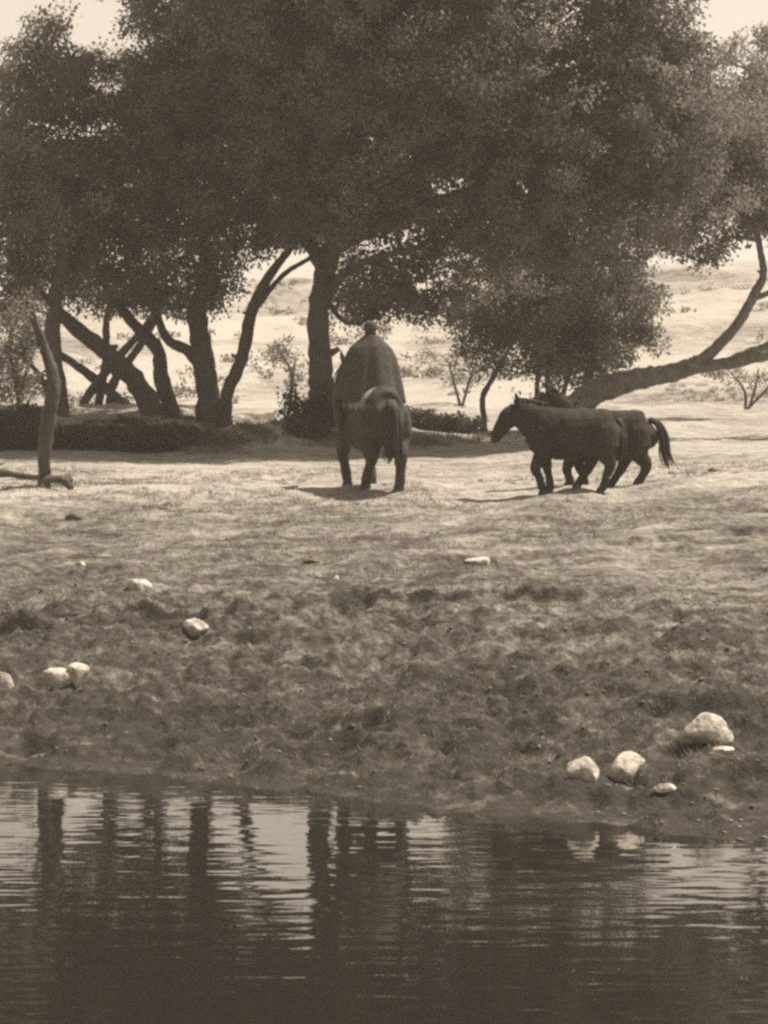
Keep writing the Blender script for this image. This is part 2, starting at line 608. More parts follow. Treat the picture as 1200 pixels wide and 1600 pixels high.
# ------------------------------------------------------------------ trees
def leaves(centres, radii, per, size, droop=0.35, flat=0.8):
    """leaf-sized quads around clump centres"""
    n = len(centres) * per
    c = np.repeat(np.asarray(centres), per, axis=0)
    rr = np.repeat(np.asarray(radii), per)[:, None]
    off = rng.normal(0, 1, (n, 3))
    off /= np.linalg.norm(off, axis=1)[:, None]
    off *= rng.uniform(0.15, 1.0, (n, 1)) ** 0.6
    off[:, 2] *= flat
    base = c + off * rr
    d = off + rng.normal(0, 0.7, (n, 3))
    d[:, 2] -= droop
    d /= np.linalg.norm(d, axis=1)[:, None]
    w = np.cross(d, rng.normal(0, 1, (n, 3)))
    w /= np.linalg.norm(w, axis=1)[:, None] + 1e-9
    ln = (size * rng.uniform(0.7, 1.3, (n, 1)))
    wd = ln * 0.30
    V = np.stack((base, base + d * ln * 0.5 + w * wd, base + d * ln, base + d * ln * 0.5 - w * wd), 1)
    return V.reshape(-1, 3), np.arange(n * 4).reshape(-1, 4)


def stem_path(path, r, wob=0.0):
    """path of (u, v, width_px[, depth offset]) at distance r"""
    pts, rad = [], []
    for k, q in enumerate(path):
        dr = q[3] if len(q) > 3 else 0.0
        p = P(q[0], q[1], r + dr)
        if wob and 0 < k < len(path) - 1:
            p = p + rng.normal(0, wob, 3) * (1, 2, 0.6)
        pts.append(p)
        rad.append(q[2] / 2.0 / F_PX * (r + dr))
    return np.array(pts), np.array(rad)


def make_tree(name, label, cat, r, stems, blobs, leafmat, barkmat=M_BARK, leaf=0.095, per=100, clump=0.38, dens=1.0, group=None, keep_out=(), part='trunk', seg=10):
    base = P(stems[0][0][0], stems[0][0][1], r)
    base[2] = gz(base[0], base[1])
    root = thing(name, label, cat, base, group)
    nodes = []
    for s in stems:
        pts, rad = stem_path(s, r, 0.045)
        if s[0][1] > 625:                                   # rooted stems go down into the ground
            foot = pts[0].copy()
            foot[2] = min(pts[0][2], gz(foot[0], foot[1])) - 0.25
            pts = np.vstack((foot, pts))
            rad = np.concatenate(([rad[0] * 1.35], rad))
        mb = MB()
        mb.tube(pts - base, rad, n=(len(pts) - 1) * 7 + 1, seg=seg + 2, rough=0.14)
        for _ in range(2 if rad[0] > .1 else 0):           # broken stubs
            k = int(rng.integers(3, max(4, len(pts) - 1)))
            d = rng.normal(0, 1, 3)
            d[2] = abs(d[2])
            d = d / np.linalg.norm(d) * rad[k] * 1.9
            mb.tube(np.array((pts[k], pts[k] + d * .6, pts[k] + d)) - base, (rad[k] * .5, rad[k] * .35, rad[k] * .22), n=6, seg=7, rough=.15)
        mb.build(part if s[0][1] > 625 else 'limb', barkmat, root)
        q, rq = resample(pts, rad, len(pts) * 4)
        nodes += [(p, float(x[0])) for p, x in zip(q[len(q) // 3:], rq[len(q) // 3:])]
    NP = np.array([p for p, _ in nodes])
    NR = np.array([x for _, x in nodes])
    cen, crad = [], []
    tw = MB()
    for (u, v, ru, rv, rd, dd) in blobs:
        k = F_PX / (r + dd)
        a_, c_ = ru * 1.06 / k, rv * 1.06 / k
        ctr = P(u, v, r + dd)
        vol = 4.19 * a_ * c_ * rd
        n = max(6, int(vol * 3.7 * dens / (clump / 0.38) ** 3))
        q = rng.normal(0, 1, (n * 2, 3))
        q /= np.linalg.norm(q, axis=1)[:, None]
        q *= rng.uniform(0, 1, (n * 2, 1)) ** 0.42
        pts = ctr + q * (a_, rd, c_)
        # uneven outline: thin out by noise
        nz = fbm(pts[:, 0] * 0.9 + pts[:, 1] * 0.7, pts[:, 2] * 0.9 + pts[:, 1] * 0.4, 111, 3)
        edge = np.linalg.norm(q, axis=1)
        pts = pts[nz + 0.42 > 0.45 * edge ** 3][:n]
        sd = np.array(sun_dir)
        for (gx_, gy_, gz_, gr_) in SUN_GAPS:               # a gap in the crown lets the sun onto the hummock
            w_ = pts - (gx_, gy_, gz_)
            dist = np.linalg.norm(w_ - np.outer(w_ @ sd, sd), axis=1)
            pts = pts[dist > gr_]
        if keep_out:
            uu = 600 + pts[:, 0] / pts[:, 1] * F_PX
            vv = HORIZON - (pts[:, 2] - CAM_Z) / pts[:, 1] * F_PX
            ok = np.ones(len(pts), bool)
            for (ku, kv, kru, krv) in keep_out:
                ok &= ((uu - ku) / kru) ** 2 + ((vv - kv) / krv) ** 2 > 1
            pts = pts[ok]
        if not len(pts):
            continue
        cen.append(pts)
        crad.append(rng.uniform(0.6, 1.25, len(pts)) * clump)
        # a limb into the blob, then twigs to some of its clumps
        j = int(np.argmin(np.linalg.norm(NP - ctr, axis=1)))
        a0, r0 = NP[j], NR[j]
        if np.linalg.norm(ctr - a0) > 0.4:
            mid = (a0 + ctr) / 2 + rng.normal(0, 0.25, 3) + (0, 0, 0.15)
            rr = min(r0 * 0.7, 0.07)
            tw.tube(np.array((a0, mid, ctr)) - base, (rr, rr * 0.7, rr * 0.3), n=9, seg=5)
            hub = (mid + ctr) / 2
        else:
            hub, rr = a0, 0.03
        for p in pts[:: max(1, len(pts) // 26)]:
            m2 = (hub + p) / 2 + rng.normal(0, 0.12, 3)
            tw.tube(np.array((hub, m2, p)) - base, (min(rr * 0.4, 0.02), 0.012, 0.005), n=6, seg=4)
    if tw.V:
        tag(tw.build('twigs', M_TWIG, root), kind='stuff')
    if cen:
        V, Fl = leaves(np.vstack(cen), np.concatenate(crad), per, leaf)
        tag(obj('crown', mesh_np('crown', V - base, Fl), leafmat, root), kind='stuff')
    return root


SUN_GAPS = ((-2.85, 56.9, 3.2, 0.5),)
KEEP = ((452, 432, 42, 48), (155, 30, 48, 52), (545, 545, 34, 30))
make_tree('broadleaf_tree', 'many-stemmed dark tree with four thick splayed trunks left of the rider', 'tree', 60.0,
          [[(248, 668, 40.0), (215, 600, 33.6, -.3), (165, 545, 27.2, -.6), (110, 505, 22.4, -.8), (65, 462, 16.0, -.9), (25, 425, 11.2, -1)],
           [(276, 664, 28.8, .3), (257, 595, 24.8, .5), (243, 545, 22.4, .8), (208, 500, 17.6, 1), (178, 468, 13.6, 1.2), (150, 420, 9.6, 1.4)],
           [(325, 664, 36.8), (322, 595, 35.2), (309, 545, 33.6, .2), (312, 480, 30.4, .3), (318, 420, 22.4, .4), (306, 320, 16.0, .3), (290, 220, 9.6)],
           [(352, 660, 24.0), (358, 610, 20.0, -.2), (371, 560, 19.2, -.3), (392, 490, 19.2, -.4), (422, 430, 14.4, -.5), (452, 385, 11.2, -.5), (470, 320, 8.0, -.4)],
           [(318, 585, 17.6, .1), (295, 547, 17.6, .3), (264, 526, 14.4, .6), (240, 480, 11.2, 1), (225, 420, 8.0, 1.2)],
           [(392, 492, 8.8, -.4), (440, 432, 8.0, -.3), (478, 408, 7.2, 0), (510, 388, 5.6, .3)]],
          [(88, 170, 95, 145, 2.2, 0), (55, 330, 110, 125, 2.6, -.5), (200, 240, 125, 150, 2.8, .3), (300, 330, 140, 115, 2.8, 0),
           (340, 200, 145, 165, 3, 0), (150, 410, 150, 58, 2.0, 0), (255, 445, 115, 45, 1.8, .4), (25, 420, 60, 42, 1.5, -.6),
           (330, 440, 60, 50, 1.5, .8), (380, 380, 60, 50, 1.5, .6), (25, 230, 60, 110, 2.2, .4), (10, 130, 40, 60, 1.5, .5), (130, 300, 90, 90, 2.2, .5), (180, 470, 90, 22, 1.2, 1), (290, 478, 60, 22, 1.0, .8), (300, -60, 160, 130, 3.4, 1), (420, 330, 70, 60, 2, 1.0), (78, 115, 62, 95, 1.8, .3), (300, 150, 200, 150, 2.6, 5.5), (480, 100, 200, 150, 2.6, 7)],  # last two blobs: unseen foliage added behind to shade the ground
          M_LEAF, keep_out=KEEP)
make_tree('broadleaf_tree', 'single thick upright trunk near the left edge, behind the slender trunk', 'tree', 57.5,
          [[(93, 702, 36), (88, 640, 31), (87, 560, 27), (92, 480, 24, .2), (100, 400, 18, .4), (88, 300, 12, .6)]],
          [(80, 330, 110, 90, 1.8, .5), (20, 240, 70, 90, 1.8, .6), (30, 440, 70, 34, 1.2, .3)], M_LEAF2, keep_out=KEEP)
make_tree('broadleaf_tree', 'thin crossing stems seen through the splayed trunks on the left', 'tree', 66.0,
          [[(124, 668, 15), (127, 640, 15), (150, 600, 14), (190, 550, 13), (225, 510, 11), (248, 470, 8)],
           [(150, 668, 13), (158, 620, 13), (162, 560, 12), (168, 500, 11), (178, 460, 8)],
           [(168, 668, 15), (176, 620, 14), (187, 590, 14), (215, 545, 12), (250, 490, 9)],
           [(222, 655, 17), (185, 622, 17), (150, 592, 15), (102, 560, 12), (40, 530, 9)]],
          [(190, 440, 120, 45, 1.5, 0), (90, 430, 70, 38, 1.5, 0)], M_LEAF2, keep_out=KEEP)
make_tree('broadleaf_tree', 'large dark tree with broad overhanging crown rising right behind the rider', 'tree', 58.0,
          [[(500, 676, 54), (501, 620, 44), (505, 560, 36), (501, 500, 34), (507, 430, 33), (526, 370, 29), (562, 300, 27), (605, 200, 20), (620, 90, 12)],
           [(506, 420, 26), (475, 350, 22, .4), (430, 270, 17, .8), (400, 160, 11, 1)],
           [(520, 385, 28), (630, 335, 24, -.6), (760, 290, 19, -1), (880, 240, 13, -1.3), (980, 180, 8, -1.4)],
           [(510, 470, 16), (530, 430, 14, -.5), (590, 400, 11, -.8), (660, 385, 8, -.8)]],
          [(420, 60, 215, 160, 3.4, .5), (620, 120, 250, 215, 3.8, 0), (600, 330, 170, 85, 2.6, 0), (820, 120, 245, 215, 3.8, 0),
           (900, 300, 190, 105, 2.8, -.5), (490, 260, 140, 120, 2.8, .3), (720, 370, 150, 60, 2.2, 0), (985, 160, 120, 165, 2.8, 0),
           (630, 440, 95, 62, 1.7, .6), (600, -130, 380, 150, 4, 0), (560, 470, 60, 40, 1.2, .8), (1010, 350, 90, 45, 1.8, -.4), (530, 350, 80, 60, 2.0, -.8), (1000, 50, 100, 110, 2.6, 0), (500, -300, 300, 160, 4, 1), (820, -260, 260, 150, 4, 1), (960, -90, 150, 110, 3, 0), (670, 470, 60, 34, 1.2, .6), (810, 390, 120, 45, 2.0, .5), (590, 420, 60, 60, 1.4, -.6), (655, 488, 75, 30, 1.2, .8), (548, 440, 34, 44, 1.0, -.9), (478, 452, 16, 30, .5, -.5), (600, 490, 50, 26, 1, .9), (1040, 210, 90, 120, 2.4, .5), (1040, 110, 70, 70, 2, 0), (960, 380, 80, 40, 1.6, 0), (860, 350, 110, 60, 2.2, -1), (1085, 170, 60, 120, 2.0, .3), (1110, 300, 60, 80, 1.8, .5), (700, 200, 160, 140, 2.4, 2), (850, 230, 140, 110, 2.4, 2)],
          M_LEAF, keep_out=KEEP + ((455, 480, 40, 60), (600, 575, 90, 50), (1150, 30, 50, 40)))
make_tree('broadleaf_tree', 'low bushy tree with drooping foliage above the two dark horses', 'tree', 64.0,
          [[(756, 656, 10), (758, 622, 9), (766, 590, 8), (790, 555, 6)],
           [(838, 655, 9), (838, 615, 8), (842, 560, 6)], [(848, 655, 10), (852, 610, 9), (850, 550, 6)],
           [(872, 655, 9), (884, 610, 8), (900, 560, 6)], [(890, 655, 8), (905, 610, 7), (930, 560, 5)]],
          [(800, 460, 125, 85, 2.2, 0), (920, 445, 115, 85, 2.2, 0), (855, 530, 130, 60, 1.7, -.3), (995, 470, 42, 75, 1.4, 0),
           (735, 520, 48, 52, 1.2, 0), (870, 575, 90, 24, 1.0, -.4), (860, 420, 150, 50, 2, 0), (850, 556, 130, 38, 1.2, -.5), (950, 540, 70, 50, 1.2, -.2), (1010, 540, 26, 34, .9, 0)], M_LEAF2, leaf=0.09, per=115, dens=1.35)
make_tree('leaning_tree', 'leaning tree whose bare forked trunk reaches to the right edge', 'tree', 61.5,
          [[(880, 662, 52), (930, 618, 42), (985, 596, 35), (1040, 586, 31), (1085, 572, 27), (1114, 545, 18), (1148, 502, 16), (1178, 466, 15), (1187, 430, 12), (1182, 380, 10), (1172, 310, 8)],
           [(1080, 574, 22), (1140, 566, 18, -.2), (1200, 556, 16, -.4), (1275, 535, 13, -.6), (1350, 480, 10)],
           [(1130, 566, 10), (1165, 550, 13), (1205, 536, 14), (1260, 505, 12), (1310, 440, 9)],
           [(1178, 466, 10), (1215, 448, 9), (1260, 400, 7)]],
          [(1110, 260, 105, 130, 2.4, 0), (1200, 250, 100, 110, 2.2, 0), (1060, 370, 90, 42, 1.6, -.2), (1240, 340, 70, 70, 1.6, 0), (1310, 400, 70, 70, 1.8, 0), (1080, 180, 80, 60, 1.8, 0), (1120, 385, 70, 26, 1.3, 0), (1180, 200, 70, 40, 1.6, .3), (1250, 150, 60, 60, 1.6, 1), (1150, 290, 70, 80, 2, .5), (1030, 300, 80, 80, 2, .5), (1200, 340, 50, 40, 1.4, .4)],
          M_LEAF2, M_BARK_PALE, keep_out=((1150, 328, 26, 16), (1190, 395, 30, 40)))
make_tree('broadleaf_tree', 'pale sunlit tree showing at the upper right edge behind the dark crown', 'tree', 72.0,
          [[(1262, 652, 20), (1255, 560, 18), (1240, 440, 15), (1220, 300, 12), (1190, 190, 8), (1170, 110, 5)],
           [(1230, 350, 9), (1270, 240, 8), (1280, 130, 5)]],
          [(1150, 125, 70, 45, 1.6, 0), (1140, 75, 45, 30, 1.2, 0), (1100, 110, 40, 40, 1.2, 0), (1190, 60, 50, 26, 1.2, 0), (1215, 110, 70, 60, 1.8, 0), (1250, 240, 90, 110, 2.0, 0), (1165, 220, 60, 60, 1.5, 0), (1160, 330, 50, 30, 1.2, 0)],
          M_LEAF_PALE, dens=0.7)

make_tree('slender_tree', 'slender dark trunk standing forward on the sand at the left edge', 'tree', 46.0,
          [[(66, 768, 27), (67, 748, 19), (69, 715, 20), (73, 660, 25), (76, 600, 22), (70, 545, 15), (55, 495, 10), (40, 455, 6)],
           [(68, 752, 12), (88, 752, 11), (103, 756, 13), (112, 764, 10)],
           [(74, 610, 9), (58, 580, 8), (35, 555, 5)]],
          [(30, 545, 32, 42, .5, 0), (42, 490, 34, 30, .5, 0), (55, 590, 12, 22, .25, 0), (8, 500, 30, 30, .5, 0)], M_LEAF_DRY, leaf=0.07, clump=0.16, per=34, dens=.8)
make_tree('shrub', 'tall black brush standing in for shade beside the slender trunk', 'shrub', 57.0,
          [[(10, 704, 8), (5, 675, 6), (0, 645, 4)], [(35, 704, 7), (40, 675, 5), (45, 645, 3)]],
          [(15, 668, 50, 42, .8, 0), (45, 678, 34, 34, .7, -.3), (-40, 668, 50, 44, .8, 0), (30, 692, 60, 20, .6, -.8)], M_LEAF_BRUSH, leaf=0.10, clump=0.19, per=90, dens=2.6, part='stem', seg=6)  # near-black leaves added to fill in the dark of the shade band
# shrubs and brush under and behind the trees
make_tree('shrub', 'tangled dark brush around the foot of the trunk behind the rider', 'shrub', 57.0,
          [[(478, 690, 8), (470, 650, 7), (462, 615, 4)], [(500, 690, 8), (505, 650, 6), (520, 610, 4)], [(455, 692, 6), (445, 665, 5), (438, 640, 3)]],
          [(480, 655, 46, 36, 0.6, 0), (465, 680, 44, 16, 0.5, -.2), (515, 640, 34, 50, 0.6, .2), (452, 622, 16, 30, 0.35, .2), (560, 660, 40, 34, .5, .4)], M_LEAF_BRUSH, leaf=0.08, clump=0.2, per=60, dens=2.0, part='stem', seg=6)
for (u_, lab) in ((130, 'low black brush standing in for shade at the single upright trunk'), (205, 'low black brush standing in for shade before the thin crossing stems'), (278, 'low black brush standing in for shade at the splayed trunks')):
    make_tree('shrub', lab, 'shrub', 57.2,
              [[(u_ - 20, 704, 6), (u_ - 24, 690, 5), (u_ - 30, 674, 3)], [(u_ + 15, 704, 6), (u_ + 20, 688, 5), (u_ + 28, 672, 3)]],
              [(u_ - 22, 693, 38, 20, .6, -1.0), (u_ + 20, 693, 40, 20, .6, -1.0), (u_, 684, 42, 18, .5, -.3), (u_, 676, 42, 17, .5, .4)], M_LEAF_BRUSH, leaf=0.10, clump=0.19, per=90, dens=3.0, part='stem', seg=6)  # dense black leaves added to stand in for shade under the trees
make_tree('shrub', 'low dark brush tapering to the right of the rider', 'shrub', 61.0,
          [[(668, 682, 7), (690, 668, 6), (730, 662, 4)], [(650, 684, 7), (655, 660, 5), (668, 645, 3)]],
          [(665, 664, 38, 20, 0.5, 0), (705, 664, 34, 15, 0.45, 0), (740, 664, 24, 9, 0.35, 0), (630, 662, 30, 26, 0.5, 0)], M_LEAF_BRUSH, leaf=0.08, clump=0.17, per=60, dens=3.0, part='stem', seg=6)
make_tree('shrub', 'small round greyish shrub left of the middle trunk', 'shrub', 74.0,
          [[(452, 640, 6), (448, 590, 5), (440, 550, 3)], [(452, 640, 5), (458, 595, 4), (462, 560, 2)]],
          [(438, 545, 22, 26, 0.5, 0), (460, 578, 16, 28, 0.4, 0)], M_LEAF_DRY, leaf=0.08, clump=0.2, per=40, part='stem', seg=6)
make_tree('shrub', 'pale sunlit shrub at the left edge beyond the thick upright trunk', 'shrub', 70.0,
          [[(30, 652, 9), (25, 600, 8), (10, 540, 5)], [(30, 652, 8), (45, 590, 6), (60, 530, 4)]],
          [(15, 545, 42, 55, 0.9, 0), (48, 520, 28, 42, 0.7, 0), (-20, 580, 50, 50, 0.9, 0), (40, 600, 18, 22, 0.5, 0), (20, 495, 50, 36, .8, 0), (5, 600, 40, 30, .7, 0)], M_LEAF_PALE, leaf=0.09, clump=0.24, per=42, dens=0.8, part='stem', seg=6)
make_tree('shrub', 'feathery dry shrub at the right edge under the forked branch', 'shrub', 76.0,
          [[(1165, 640, 5), (1160, 610, 4), (1140, 580, 2)], [(1170, 640, 5), (1180, 605, 4), (1185, 575, 2)], [(1168, 640, 5), (1200, 610, 4), (1215, 585, 2)]],
          [(1150, 595, 26, 16, 0.5, 0), (1185, 592, 26, 20, 0.5, 0), (1215, 600, 24, 18, 0.5, 0)], M_LEAF_PALE, leaf=0.08, clump=0.2, per=22, dens=0.8, part='stem', seg=6)
make_tree('shrub', 'sparse pale scrub on the slope between the rider and the drooping tree', 'shrub', 78.0,
          [[(720, 638, 5), (715, 600, 4), (700, 565, 2)], [(722, 638, 5), (735, 600, 4), (742, 570, 2)]],
          [(700, 570, 22, 18, 0.5, 0), (735, 590, 22, 22, 0.5, 0), (668, 560, 18, 12, 0.4, 0)], M_LEAF_PALE, leaf=0.08, clump=0.2, per=22, dens=0.7, part='stem', seg=6)


# ------------------------------------------------------------------ horses
WALK_A = dict(fl=(.53, .36, .44, .12, .43), fr=(.34, .38, .29, .11, .31), hl=(-.50, .43, -.41, .12, -.36), hr=(-.26, .43, -.11, .12, -.07))
WALK_B = dict(fl=(.56, .38, .52, .11, .54), fr=(.38, .38, .30, .11, .33), hl=(-.55, .43, -.47, .12, -.43), hr=(-.24, .43, -.09, .12, -.05))
STAND = dict(fl=(.44, .38, .42, .11, .44), fr=(.38, .38, .36, .11, .38), hl=(-.56, .44, -.47, .12, -.43), hr=(-.44, .44, -.36, .12, -.32))


def squat_z(p, k):
    p = np.array(p, float)
    z = p[..., 2]
    p[..., 2] = np.where(z < .62, z * (1 - k), z - .62 * k)
    return p


def make_horse(name, label, loc_xy, yaw, scale, pose, coat, neck=None, head=None, tail=None, group=None, squat=0.17, leg=1.22):
    x0, y0 = loc_xy
    z0 = gz(x0, y0)
    root = thing(name, label, 'horse', (x0, y0, z0), group, yaw)
    S = scale
    cy, sy = math.cos(yaw), math.sin(yaw)

    def gl(x, y):
        """ground height under local point (already scaled)"""
        return gz(x0 + cy * x - sy * y, y0 + sy * x + cy * y) - z0
    neck = neck or [(.38, 0, .98), (.56, 0, 1.08), (.72, 0, 1.19), (.83, 0, 1.27)]
    head = head or [(.80, 0, 1.29), (.92, 0, 1.12), (1.01, 0, .93), (1.06, 0, .80)]
    A = lambda L: np.array(L, float) * S
    SQ = lambda L: squat_z(np.array(L, float), squat)
    neck, head = SQ(neck), SQ(head)
    b = MB()
    up = (0, 0, 1)
    b.tube(A(SQ([(-.66, 0, .99), (-.60, 0, .95), (-.46, 0, .93), (-.2, 0, .90), (.1, 0, .88), (.35, 0, .90), (.52, 0, .93), (.63, 0, .95)])),
           A([(.06, .09), (.17, .24), (.245, .315), (.26, .335), (.27, .36), (.235, .345), (.18, .29), (.08, .16)]), n=29, seg=20, up=up)
    b.tube(A(neck), A([(.16, .30), (.135, .245), (.105, .19), (.085, .14)]), n=13, seg=16, up=up)
    hd = np.array(head[-1]) - np.array(head[0])
    b.tube(A(head), A([(.085, .12), (.098, .145), (.07, .10), (.058, .072)]), n=13, seg=14, up=(-hd[2], 0, hd[0]))
    b.ball(A(head[-1]) + A((.005, 0, -.01)), A((.055, .05, .05)))
    poll = A(head[0])
    for s in (1, -1):
        b.tube([poll + A((-.01, s * .045, .05)), poll + A((.0, s * .075, .14)), poll + A((.03, s * .085, .23))], A([.035, .034, .006]), n=7, seg=8)
    hooves = []
    for key, side in (('fl', 1), ('fr', -1), ('hl', 1), ('hr', -1)):
        kx, kz, fx, fz, hx = pose[key]
        y = side * .135
        dz = gl(hx * S, y * S) / S
        if key[0] == 'f':
            pts = [(.42, y * .5, 1.06), (.44, y * .85, .90), (.42, y, .70), ((.42 + kx) / 2, y, (.72 + kz) / 2 + .03), (kx, y, kz), ((kx + fx) / 2, y, (kz + fz) / 2), (fx, y, fz + dz), (hx - .01, y, .05 + dz)]
            rad = [.07, .13, .108, .080, .058, .044, .050, .044]
        else:
            sx = -.36 if hx < -.2 else -.26
            pts = [(-.42, y * .5, 1.10), (-.44, y * .85, .94), (sx - .06, y * 1.05, .71), ((sx + kx) / 2 - .02, y, (.66 + kz) / 2 + .02), (kx, y, kz), ((kx * .4 + fx * .6), y, (kz + fz) / 2 - .03), (fx, y, fz + dz), (hx - .01, y, .05 + dz)]
            rad = [.08, .175, .165, .105, .068, .047, .052, .045]
        b.tube(A(SQ(pts)), A(rad) * np.concatenate(([1, 1], np.full(len(rad) - 2, leg))), n=29, seg=12)
        hooves.append((hx, y, dz))
    b.fused('body', coat, root, voxel=0.016, smooth_it=5, shag=0.010)
    for hx, y, dz in hooves:
        h = MB()
        h.tube(A([(hx + .005, y, -.02 + dz), (hx, y, .025 + dz), (hx - .015, y, .075 + dz)]), A([.070, .064, .050]), n=5, seg=12, up=(0, 1, 0))
        h.build('hoof', M_HOOF, root)
    t = MB()
    tp = SQ(tail or [(-.64, 0, 1.08), (-.72, 0, .98), (-.74, 0, .75), (-.72, 0, .50), (-.70, 0, .38)])
    for k in range(20):
        j = rng.normal(0, .045, 3)
        t.tube(A(np.array(tp) + np.outer(np.linspace(.2, 1, len(tp)), j * (1, 1.5, .6))), A(np.linspace(.034, .006, len(tp)) * rng.uniform(.7, 1.2)), n=17, seg=6)
    t.build('tail', M_MANE, root)
    mn = MB()
    nk, nr = resample(A(neck), A([.30, .245, .19, .14]), 16)
    for p, r_ in zip(nk, nr):
        for s in (0, 1):
            y = rng.uniform(-.04, .04) * S
            q = p + np.array((0, y, r_[0] * .97))
            if s == 0:
                mn.tube([q, q + A((-.02, 0, .035)), q + A((-.05, rng.uniform(-.04, .04), .04))], A([.025, .018, .004]), n=4, seg=4)
            else:
                mn.tube([q, q + A((-.01, -.10, -.05)), q + A((rng.uniform(-.06, .03), -.15, rng.uniform(-.30, -.15)))], A([.024, .018, .003]), n=5, seg=4)
    fp = poll + A((.05, 0, .06))
    for k in range(5):
        y = rng.uniform(-.03, .03) * S
        mn.tube([fp + (0, y, 0), fp + A((.07, 0, -.06)) + (0, y, 0), fp + A((.11, 0, -.15)) + (0, y, 0)], A([.02, .014, .004]), n=4, seg=4)
    mn.build('mane', M_MANE, root)
    e0 = A(head[0]) * .62 + A(head[1]) * .38
    for s in (1, -1):
        MB().ball(e0 + A((.045, s * .078, .02)), A((.02, .012, .018)), 8, 6).build('eye', M_EYE, root)
    return root


h0 = ground_hit(895, 767)
make_horse('horse', 'foremost dark pony facing left with lowered head on the bank crest', (h0[0], h0[1]), math.pi + 0.06, 1.12, WALK_A, M_COAT_DARK,
           neck=[(.38, 0, .98), (.56, 0, 1.07), (.70, 0, 1.15), (.80, 0, 1.20)], head=[(.77, 0, 1.23), (.90, 0, 1.09), (1.01, 0, .93), (1.08, 0, .81)],
           tail=[(-.62, 0, 1.08), (-.67, 0, .98), (-.68, 0, .80), (-.66, 0, .60), (-.64, 0, .50)])
h1 = (P(948, 640, h0[1] + 1.15)[0], h0[1] + 1.15)
make_horse('horse', 'dark pony walking half hidden behind the foremost one, tail swung out right', h1, math.pi - 0.05, 1.12, WALK_B, M_COAT_DARK,
           neck=[(.38, 0, .98), (.56, 0, 1.13), (.73, 0, 1.30), (.84, 0, 1.42)], head=[(.84, 0, 1.43), (.95, .03, 1.29), (1.04, .08, 1.13), (1.08, .1, 1.02)],
           tail=[(-.60, 0, 1.10), (-.72, 0, 1.03), (-.79, 0, .85), (-.80, 0, .62), (-.86, 0, .42)])
# ------------------------------------------------------------------ the ridden horse and its rider
RS, RYAW = 1.42, math.radians(111)
RSQ = 0.26
h3 = ground_hit(604, 768)
rx = h3[0] + 0.45 * RS * 0.0 - 0.0
hx_, hy_ = -.50 * RS, 0.0
rx = h3[0] - math.cos(RYAW) * hx_
ry = h3[1] - math.sin(RYAW) * hx_
RIDE = dict(fl=(.54, .42, .42, .20, .38), fr=(.36, .38, .31, .11, .33), hl=(-.42, .44, -.24, .13, -.20), hr=(-.60, .44, -.57, .13, -.53))
ridden = make_horse('horse', 'ridden horse seen from behind with a pale blanket over its back', (rx, ry), RYAW, RS, RIDE, M_COAT_BAY,
                    neck=[(.38, 0, 1.0), (.55, 0, 1.15), (.68, 0, 1.30), (.76, 0, 1.42)], head=[(.72, 0, 1.46), (.86, 0, 1.34), (.98, 0, 1.20), (1.06, 0, 1.10)], squat=RSQ, leg=1.15)
# blanket: a sheet wrapped over the barrel
bx = np.linspace(-.40, .28, 14)
ang = np.linspace(-1.15, 1.15, 25)
cz = np.interp(bx, [-.66, -.46, -.2, .1, .35], [.97, .93, .90, .88, .90])
bw = np.interp(bx, [-.66, -.46, -.2, .1, .35], [.13, .245, .255, .26, .23]) + .018
bh = np.interp(bx, [-.66, -.46, -.2, .1, .35], [.2, .31, .325, .335, .325]) + .014
BV = []
for i in range(len(bx)):
    for a_ in ang:
        f = 1 + .02 * math.sin(bx[i] * 40 + a_ * 3) * abs(a_)
        BV.append((bx[i] + .03 * math.sin(a_ * 5) * (i == 0), math.sin(a_) * bw[i] * f, cz[i] + math.cos(a_) * bh[i] - .05 * (abs(a_) > 1.1)))
BV = squat_z(np.array(BV), RSQ) * RS
na = len(ang)
BF = [(i * na + j, i * na + j + 1, (i + 1) * na + j + 1, (i + 1) * na + j) for i in range(len(bx) - 1) for j in range(na - 1)]
bl = obj('saddle_blanket', mesh_np('saddle_blanket', BV, BF, True), M_BLANKET, ridden)
md = bl.modifiers.new('thick', 'SOLIDIFY')
md.thickness = 0.015
md.offset = 1.0
tag(bl, 'pale wool saddle blanket')
mbd = MB()
for s in (1, -1):
    mbd.tube(np.array([(1.04, s * .05, 1.12), (.80, s * .14, 1.24), (.50, s * .10, 1.34), (.36, s * .06, 1.38)]) * RS - (0, 0, .62 * RSQ * RS), [.007, .007, .007, .007], n=13, seg=5)
mbd.tube(np.array([(.80, .09, 1.46), (.86, .12, 1.36), (1.0, .07, 1.14), (1.07, 0, 1.12), (1.0, -.07, 1.14), (.86, -.12, 1.36), (.80, -.09, 1.46), (.80, 0, 1.52), (.80, .09, 1.46)]) * RS - (0, 0, .62 * RSQ * RS), [.009] * 9, n=40, seg=5)
mbd.build('bridle', M_LEATHER, ridden)

